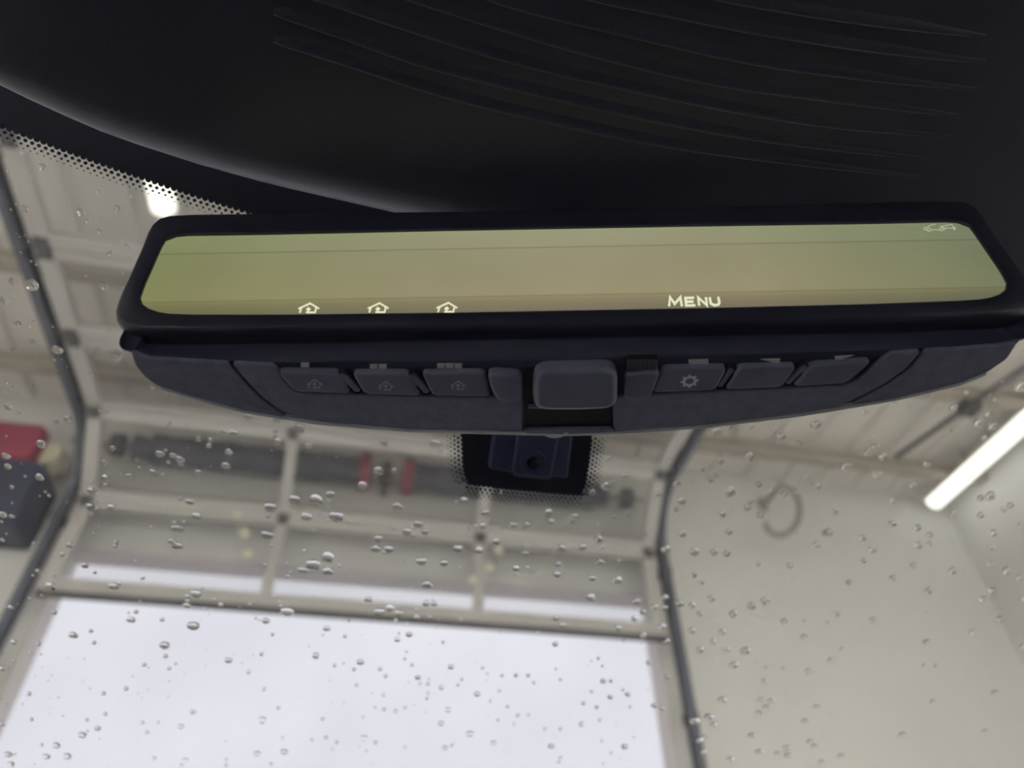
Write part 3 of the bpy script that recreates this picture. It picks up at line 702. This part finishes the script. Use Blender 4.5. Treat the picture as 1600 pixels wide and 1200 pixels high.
# gear icon
gear = []
for i in range(64):
    a = 2 * math.pi * i / 64; k = (i % 8); r_ = 14.5 if k in (0, 1, 7) else 11.2
    gear.append((1077.5 + r_ * math.cos(a), 595.5 + r_ * 0.70 * math.sin(a) - r_ * 0.10 * math.cos(a)))
hole = [(1077.5 + 6.6 * math.cos(2 * math.pi * i / 64), 595.5 + 6.6 * 0.70 * math.sin(2 * math.pi * i / 64) - 0.6 * math.cos(2 * math.pi * i / 64)) for i in range(64)]
gq = [[V(*bot(*p, ZT), z) for p in q] for q, z in ((hole, ZT + 0.0001), (hole, ZT - 0.00006), (gear, ZT - 0.00006), (gear, ZT + 0.0001))]
MB().loft(gq, caps=False).build('gear_icon', M['print'], gs[0])
mark([(1075.5, 562), (1106.5, 561), (1107.5, 569), (1076.5, 570)], 'marker', M['print'], gs[0], ZB + 0.0008)
mark([(1188, 561), (1219, 560.5), (1218, 569)], 'marker', M['print'], gs[1], ZB + 0.0008)
mark([(1304, 556.5), (1334, 555), (1306, 564)], 'marker', M['print'], gs[2], ZB + 0.0008)
# oblong touch bars between the buttons
def pill(p0, p1, w0):
    a, b = bot(*p0, ZT), bot(*p1, ZT); d = (b - a) / np.linalg.norm(b - a); nn_ = V(-d[1], d[0])
    def cap(r):
        out = []
        for t in np.linspace(-math.pi / 2, math.pi / 2, 9): out.append(b - d * w0 + d * r * math.cos(t) + nn_ * r * math.sin(t))
        for t in np.linspace(math.pi / 2, 1.5 * math.pi, 9): out.append(a + d * w0 + d * r * math.cos(t) + nn_ * r * math.sin(t))
        return out
    rg = [(w0, ZB + 0.001), (w0, ZB - 0.0002), (w0 - 0.0002, ZB - 0.0005), (w0 - 0.00035, ZB - 0.0002), (w0 - 0.0004, ZB + 0.001)]
    o = MB().loft([[V(*p, z) for p in cap(r)] for r, z in rg], caps=False).build('rib_ring', M['pit'], mir, smooth=True)
    plate(MB(), cap(w0 - 0.0009), ZB + 0.0014, ZB - 0.0007, 0.0003).build('touch_bar', M['button'], o, smooth=True, angle=50)
pill((531, 584), (563, 617), 0.0019); pill((641, 585), (671, 619), 0.0019)
pill((1148, 575), (1122, 610), 0.0017); pill((1262, 571), (1227, 605), 0.0017)
# centre: two side blocks, tab, slot
under([(761, 577), (767, 602), (777, 620.5), (816, 621), (816, 580)], ZB + 0.001, ZB - 0.0020, 0.0011, 'side_block', M['button'], r=0.0012, zref=ZB, seg=5)
under([(977, 578), (973, 618), (1015, 616.5), (1032, 574)], ZB + 0.001, ZB - 0.0018, 0.0010, 'side_block', M['button'], r=0.0012, zref=ZB, seg=5)
gr = under([(978, 563), (977, 581), (1026, 577), (1030, 561)], ZB + 0.001, ZB - 0.0010, 0.0004, 'grille', M['pit'], r=0.0006)
gv = MB()
for i in range(12):
    for j in range(5):
        p = bot(981 + i * 4, 565 + j * 3 - i * 0.15, ZB - 0.001)
        q = [(p[0] + 0.00022 * math.cos(a), p[1] + 0.00022 * math.sin(a)) for a in np.linspace(0, 2 * math.pi, 6, endpoint=False)]
        plate(gv, q, ZB - 0.0009, ZB - 0.00115)
tag(gv.build('grille_studs', M['grain'], gr), kind='stuff')
under([(819, 575), (820, 676), (956, 675), (957, 570)], ZB + 0.0016, ZB + 0.0006, 0.0002, 'slot_floor', M['pit'], r=0.0006)
under([(834, 568), (832, 629), (895, 630), (963, 627), (964, 565)], ZB + 0.001, ZB - 0.0036, 0.0020, 'release_tab', M['button'], r=0.0045, zref=ZB, seg=6)
under([(825, 635), (825, 640), (949, 637.5), (949, 632.5)], ZB + 0.001, ZB - 0.0004, 0.0006, 'slot_bar', M['button'], r=0.0003)
under([(819, 671), (820, 678.5), (880, 679.5), (884, 676), (888, 679.5), (957, 677), (958, 669)], ZB + 0.001, ZB - 0.0003, 0.0006, 'slot_lip', M['grain'], r=0.0003)

# lit marks on the display
ZD = 0.0010
def icon_face(lines, cx, cy, sc, w, name, m):
    def to3(a, b): p = face(cx + a * sc, cy + b * sc, ZD); return V(p[0], ZD + 0.00004, p[1])
    return strokes(MB(), lines, w, to3, V(0, -0.0001, 0)).build(name, m, disp)
hz = [(a - 700, b - 560) for a, b in ()]
HOUSE = [[(-18.3, 2.4), (0.2, -6.0), (14.0, 2.2)], [(-13.6, 1.4), (-16.2, 8.6)], [(9.4, 0.6), (8.0, 8.0), (-6.4, 8.0)], [(-3.2, 7.6), (-2.4, 2.4)], [(-5.6, 4.0), (-2.2, 1.2), (0.4, 4.0)]]
for cx, cy in ((484.5, 480.2), (593.0, 479.8), (700.5, 479.2)):
    icon_face(HOUSE, cx, cy, 1.0, 2.5, 'house_icon', M['glow'])
MENU = [[(0, 14), (1.4, 0), (8.6, 10.5), (17.5, 0), (20, 14)], [(41, 12.6), (26.6, 12.9), (25.4, 1.2), (39, 0.9)], [(26.2, 7), (38, 6.7)], [(47, 13.2), (45.4, 0.4), (59, 12.6), (57.4, 0)], [(63.4, 0), (65, 9.6), (70.5, 12.6), (77, 11.6), (78.6, 8.4), (76.6, -0.6)]]
icon_face(MENU, 1045.5, 464.5, 1.0, 3.6, 'menu_word', M['glow'])
CARI = [[(0, 5.5), (2.5, 3), (6, 3.2), (10, 0.3), (14, -0.8), (19, -1.5)], [(0, 5.5), (1.5, 6.5), (5, 7.5)], [(5.2, 6.5), (7.2, 4.5), (10.5, 5.2), (12.3, 7), (10.2, 9), (7, 8.8), (5.2, 6.5)], [(12.5, 7.3), (24, 7.2)],
        [(24, 6.5), (26, 4.5), (29.5, 5), (31, 6.6), (29, 8.6), (25.8, 8.2), (24, 6.5)], [(31.5, 7.5), (34.5, 5), (30, 3.6), (26, 1.8)], [(28, 1.6), (44.5, -1.2), (47.5, 4.8), (34, 4)], [(45.5, 2.5), (50, 4.2), (49, 7.2), (46.5, 6.4)]]
icon_face(CARI, 1443, 352, 1.0, 1.3, 'car_icon', M['glow_dim'])

# ------------------------------------------------------------------ raindrops on the outside of the glass
# (x, y, radius) read off crops of the photograph: crop origin and scale first
DROPS = [
 (0, 180, 3, "105 175 12 195 243 17 45 262 14 252 265 8 457 358 12 613 377 11 595 350 5 548 437 16 378 455 18 410 497 13 463 545 13 117 437 18 595 612 12 515 650 16 265 645 7 487 803 17 60 783 18 150 798 24 15 868 20 403 753 7 80 980 17 150 1062 14 62 1100 13 268 1100 20 253 1147 9 545 1140 16 585 1103 9 492 940 6 512 1003 8 315 990 6 265 185 10 470 478 6 155 965 7 140 995 7 572 1128 7"),
 (0, 560, 3, "40 228 17 88 258 10 265 300 12 318 285 16 330 308 8 430 72 14 543 8 12 712 140 13 485 198 8 467 243 9 498 255 10 193 402 20 28 457 18 38 507 16 185 558 17 118 552 8 57 603 12 212 625 7 230 643 10 13 733 17 53 740 12 8 765 8 783 172 8 793 305 10 780 325 11 930 378 13 985 383 13 978 410 14 1055 348 15 1092 352 17 1160 278 17 1073 437 15 1060 502 18 750 447 17 778 430 9 812 455 16 845 473 18 848 495 14 790 487 11 930 535 15 932 565 9 527 420 14 488 487 15 505 462 8 643 473 9 652 515 10 720 537 18 762 550 13 605 553 17 567 542 8 495 565 18 497 597 14 433 580 10 432 623 18 428 697 20 458 675 7 525 702 17 428 738 10 890 673 17 920 740 17 845 660 10 822 773 15 833 797 22 808 857 16 830 877 20 862 768 9 885 803 7 465 790 9 440 820 8 545 862 12 540 880 12 708 792 9 328 875 16 293 920 14 160 870 12 152 887 9 30 822 6 12 850 12 400 970 15 445 1003 10 178 997 14 155 1018 8 205 1000 6 255 1020 7 238 1067 19 195 1063 7 195 1110 7 138 1127 8 50 1167 14 28 1168 6 535 1068 20 560 1055 12 668 1030 11 920 1103 20 880 1115 13 880 1135 12 878 1158 18 1005 1130 10 1035 1153 13 1170 1153 10 255 1190 14 637 1187 13 950 1075 8 635 950 7"),
 (350, 640, 3, "110 38 18 247 45 15 350 87 17 365 103 13 240 103 12 240 125 12 247 152 17 40 112 18 10 110 10 22 198 16 13 262 15 397 170 15 750 155 15 990 163 19 1017 197 11 722 290 22 797 285 13 648 357 20 330 425 22 430 427 28 498 400 17 490 430 10 218 460 22 207 500 12 385 503 20 525 502 26 447 490 10 410 470 9 487 458 9 487 520 9 577 523 8 815 455 18 897 472 9 910 537 18 857 573 18 885 590 10 880 553 8 943 573 16 797 557 10 203 588 22 223 637 8 723 607 16 713 652 20 773 657 20 750 670 9 487 693 25 425 567 8 375 662 9 368 753 20 418 728 26 490 757 19 540 732 10 293 722 11 190 727 11 300 780 11 1097 653 16 1195 662 15 925 712 18 1030 720 14 1125 427 15 1090 432 9 955 820 20 1103 742 9 845 715 8 1045 850 7 1150 560 10 1180 550 11 677 890 14 948 908 14 985 910 13 233 875 9 260 903 10 267 920 10 120 912 12 297 948 26 727 948 19 777 930 17 820 953 17 902 937 11 905 972 14 965 972 11 1110 985 11 805 987 11 857 1000 8 195 990 15 150 977 9 227 1053 9 480 1027 14 463 1057 6 585 992 8 567 1062 11 868 1055 13 812 1078 13 820 1048 7 1027 1090 10 175 1145 12 430 1155 14 20 1175 17 640 1183 15 855 1135 7 847 1168 8 560 1188 8"),
 (700, 640, 3, "750 233 15 833 308 16 740 362 17 773 338 12 672 387 14 470 485 17 482 525 14 590 503 18 580 522 12 307 543 15 370 543 15 360 557 10 172 487 17 237 548 9 162 548 13 130 550 11 97 562 9 75 427 16 187 398 9 248 385 10 227 620 14 145 663 17 47 653 17 362 675 14 350 637 8 533 648 18 627 647 17 708 607 18 702 622 12 720 647 12 715 715 18 712 707 10 515 725 14 510 773 14 317 745 14 320 772 9 370 740 11 672 792 16 793 800 18 667 880 17 507 977 14 535 1010 14 793 1023 16 165 967 9 247 1043 9 422 1040 7 503 1100 12 705 1165 9 777 503 10 843 487 12 700 537 10 640 577 8 800 712 10 842 655 11 933 583 10 1072 347 16 1095 430 15 1068 467 12 987 395 14 963 413 10 1100 583 15 1020 655 18 1155 665 18 1157 680 14 1150 775 13 1185 810 13 1015 880 15 968 925 15 1012 930 15 1087 908 16 1143 920 14 882 900 14 915 948 13 1003 1017 17 915 1057 14 1143 1037 15 1180 957 12 1180 1127 15 1030 1085 12 940 1187 12 1195 283 10 1042 228 8 997 263 8 873 980 12"),
 (1000, 600, 2, "345 133 9 285 130 14 238 150 12 550 128 13 343 227 13 250 242 10 203 267 11 235 286 9 220 300 10 280 337 16 115 311 9 57 343 9 445 163 11 418 148 7 500 183 9 725 170 9 712 215 10 757 228 12 735 197 9 645 260 12 745 288 12 852 317 9 370 315 9 403 338 10 345 367 10 335 385 9 375 410 10 258 405 9 278 462 10 130 367 8 133 468 9 450 345 9 490 337 9 553 320 11 520 290 9 610 395 9 590 463 13 575 465 8 553 503 11 697 480 9 728 515 10 790 437 10 790 365 9 868 450 10 905 472 9 872 503 10 905 498 8 855 568 8 977 583 10 790 608 9 700 552 8 80 517 10 170 525 12 230 527 10 272 530 10 370 563 7 468 568 8 167 597 9 190 622 9 222 672 11 390 678 11 350 693 12 125 685 11 162 692 9 75 700 9 45 697 9 290 720 10 185 717 8 68 757 11 10 713 9 163 770 9 255 776 11 328 835 13 228 807 9 270 830 9 187 830 10 292 880 12 450 742 9 615 720 9 588 747 7 728 737 9 903 645 11 653 620 8 1040 775 10 1125 735 10 897 807 10 600 865 11 528 897 9 393 888 7 387 930 9 377 987 9 408 992 9 393 1010 9 370 1028 9 257 988 11 215 1040 13 170 1052 12 228 1066 9 552 1010 10 515 1053 9 205 1100 8 187 1112 9 200 1148 9 348 1098 9 372 1150 9 457 1137 10 462 1160 9 430 1155 9 283 1172 10 532 1117 9 545 1132 9 568 1180 8 818 1097 9 85 915 8 27 870 9 45 1005 9 70 1013 9 1157 380 10 1137 392 8 1065 410 10 1105 465 10 1097 510 9 1190 440 8 1097 560 9 1143 583 10 1183 603 10 1100 645 10 1072 672 10 1195 672 8 1195 818 8 980 403 9 1095 350 14 1065 357 9 978 147 7 898 250 10 1077 170 9 1058 122 13 1105 132 11 1090 95 10 980 75 12 1108 48 7 1110 965 9 925 880 6 887 880 6 915 992 7 1077 1085 7 627 1162 8 630 828 7 513 790 8 513 742 6 447 890 6 1188 10 16 1020 27 8 790 55 11 705 87 11 840 65 7"),
 (0, 850, 3.2, "425 107 15 473 143 10 712 175 11 653 378 18 680 338 12 643 343 7 810 378 14 965 410 25 453 435 13 470 493 13 367 455 18 822 507 22 827 560 14 720 603 13 845 622 12 878 598 9 1142 580 17 1243 640 13 1308 548 13 1330 385 14 1280 370 10 1358 455 10 1435 340 28 937 310 22 270 342 14 193 498 14 70 490 16 52 318 16 10 622 15 37 620 8 70 585 8 150 545 10 630 722 14 517 747 13 525 850 13 433 880 11 487 922 15 435 938 10 410 955 20 145 748 14 157 877 12 207 1005 12 280 1008 18 230 1063 15 335 1063 17 40 1053 18 53 1100 15 10 900 15 75 1050 8 733 942 13 712 893 11 790 893 10 903 912 15 963 840 14 1320 725 13 1390 820 11 1312 880 18 1412 970 12 1285 1048 15 1420 1040 18 925 1080 14 770 1072 13 905 1108 13 1130 1080 11 1130 1107 11 1353 1102 12 1558 980 10 1580 560 16 690 748 5 707 773 5 738 730 5 112 800 6 210 617 4 175 660 4 250 770 4 248 815 4 248 852 4"),
 (500, 850, 3.2, "145 385 9 378 380 12 435 397 9 33 425 16 445 458 14 385 483 14 395 447 7 125 463 11 615 490 8 900 440 10 1090 437 8 1175 500 10 430 540 8 425 575 8 460 605 11 203 590 17 118 597 9 73 607 11 170 628 11 300 625 12 328 660 12 183 705 10 318 755 11 490 668 14 500 697 10 540 700 11 540 745 11 535 773 9 607 718 13 655 615 13 710 677 9 690 705 10 787 750 13 813 620 9 838 648 7 910 658 10 980 658 12 1042 657 11 1070 693 10 1180 625 8 1202 678 9 1392 573 11 1357 585 7 1413 610 8 1417 685 14 1455 685 11 1358 738 9 1452 765 12 1540 752 13 1515 730 8 1318 797 12 1385 817 11 1552 815 9 897 733 11 852 785 10 938 813 10 990 857 11 1043 855 10 890 882 9 970 900 9 1400 880 10 1308 902 12 1125 925 10 1203 925 11 1410 985 9 1525 1012 15 1570 968 7 640 830 13 605 897 13 750 950 15 867 995 13 1158 1010 15 1458 1047 10 1418 1100 8 1195 1090 10 1203 1068 9 425 1020 11 625 1020 13 660 1007 10 220 970 17 278 993 12 230 1037 10 83 993 11 30 968 12 60 1030 10 320 828 12 378 835 12 425 818 10 275 818 9 215 867 10 13 875 11 1522 485 8"),
]
pts = []
for ox, oy, sc, txt in DROPS:
    a = [float(t) for t in txt.split()]
    for i in range(0, len(a), 3):
        x, y, r = ox + a[i] / sc, oy + a[i + 1] / sc, a[i + 2] / sc
        if all((x - q[0]) ** 2 + (y - q[1]) ** 2 > (0.9 * max(r, q[2])) ** 2 + 4 for q in pts): pts.append((x, y, r))
GT = 0.0052                                        # outer face of the glass
drops = []
for x, y, r in pts:
    p = on_ws(x, y, GT); q = on_ws(x + r, y, GT)
    drops.append((p[0], p[1], abs(q[0] - p[0])))
drops.sort(key=lambda d: -d[2])
def dome(seed, n=16, m=6):
    rnd = random.Random(seed); ph = [rnd.uniform(0, 6.28) for _ in range(3)]; am = [rnd.uniform(0.04, 0.13) for _ in range(3)]
    hgt = math.radians(30 + 3.0 * (seed % 6))      # contact angle
    def rad(a): return 1 + sum(am[k] * math.cos((k + 1.0) * a + ph[k]) * (0.5 if k else 0.8) for k in range(3))
    rings = []
    for i in range(m + 1):
        ph_ = hgt * (1 - i / (m + 0.4)); k = math.sin(ph_) / math.sin(hgt); z = (math.cos(ph_) - math.cos(hgt)) / math.sin(hgt)
        rings.append([(rad(a) * k * math.cos(a), rad(a) * k * math.sin(a) - 0.06 * z, z) for a in np.linspace(0, 2 * math.pi, n, endpoint=False)])
    return rings
protos = [MB().loft(dome(s)) for s in range(6)]
meshes = []
for i, (x, s, r) in enumerate(drops[:300]):
    if i < 6:
        o = protos[i].build('water_drop', M['water'], None, smooth=True, angle=60); meshes.append(o.data)
    else:
        o = bpy.data.objects.new('water_drop', meshes[i % 6]); col.objects.link(o)
    o.location = ws3(x, s, GT); o.rotation_euler = (-SL, 0, 0)
    rs = 1.2 * r; o.scale = (rs * random.uniform(0.95, 1.2), rs * random.uniform(0.8, 1.05), rs * random.uniform(0.8, 1.05))
    tag(o, 'clear water drop beaded on the outside of the windshield', 'water drop', 'larger raindrops on the windshield')
# everything smaller: fine spray
sp = MB(); fine = list(drops[300:])
for i in range(420):
    px, py = random.uniform(0, 1600), random.uniform(560, 1200)
    p = on_ws(px, py, GT); fine.append((p[0], p[1], random.uniform(0.00022, 0.00055)))
for i in range(60):
    px, py = random.uniform(0, 200), random.uniform(260, 640)
    p = on_ws(px, py, GT); fine.append((p[0], p[1], random.uniform(0.0002, 0.0005)))
for i, (x, s, r) in enumerate(fine):
    sp.loft([[ws3(x + a * r, s + b * r, GT + c * r) for a, b, c in ring] for ring in dome(i % 9, 10, 4)])
tag(sp.build('fine_spray', M['water'], None, smooth=True, angle=60), 'fine spray of tiny droplets between the larger raindrops', 'droplets', kind='stuff')
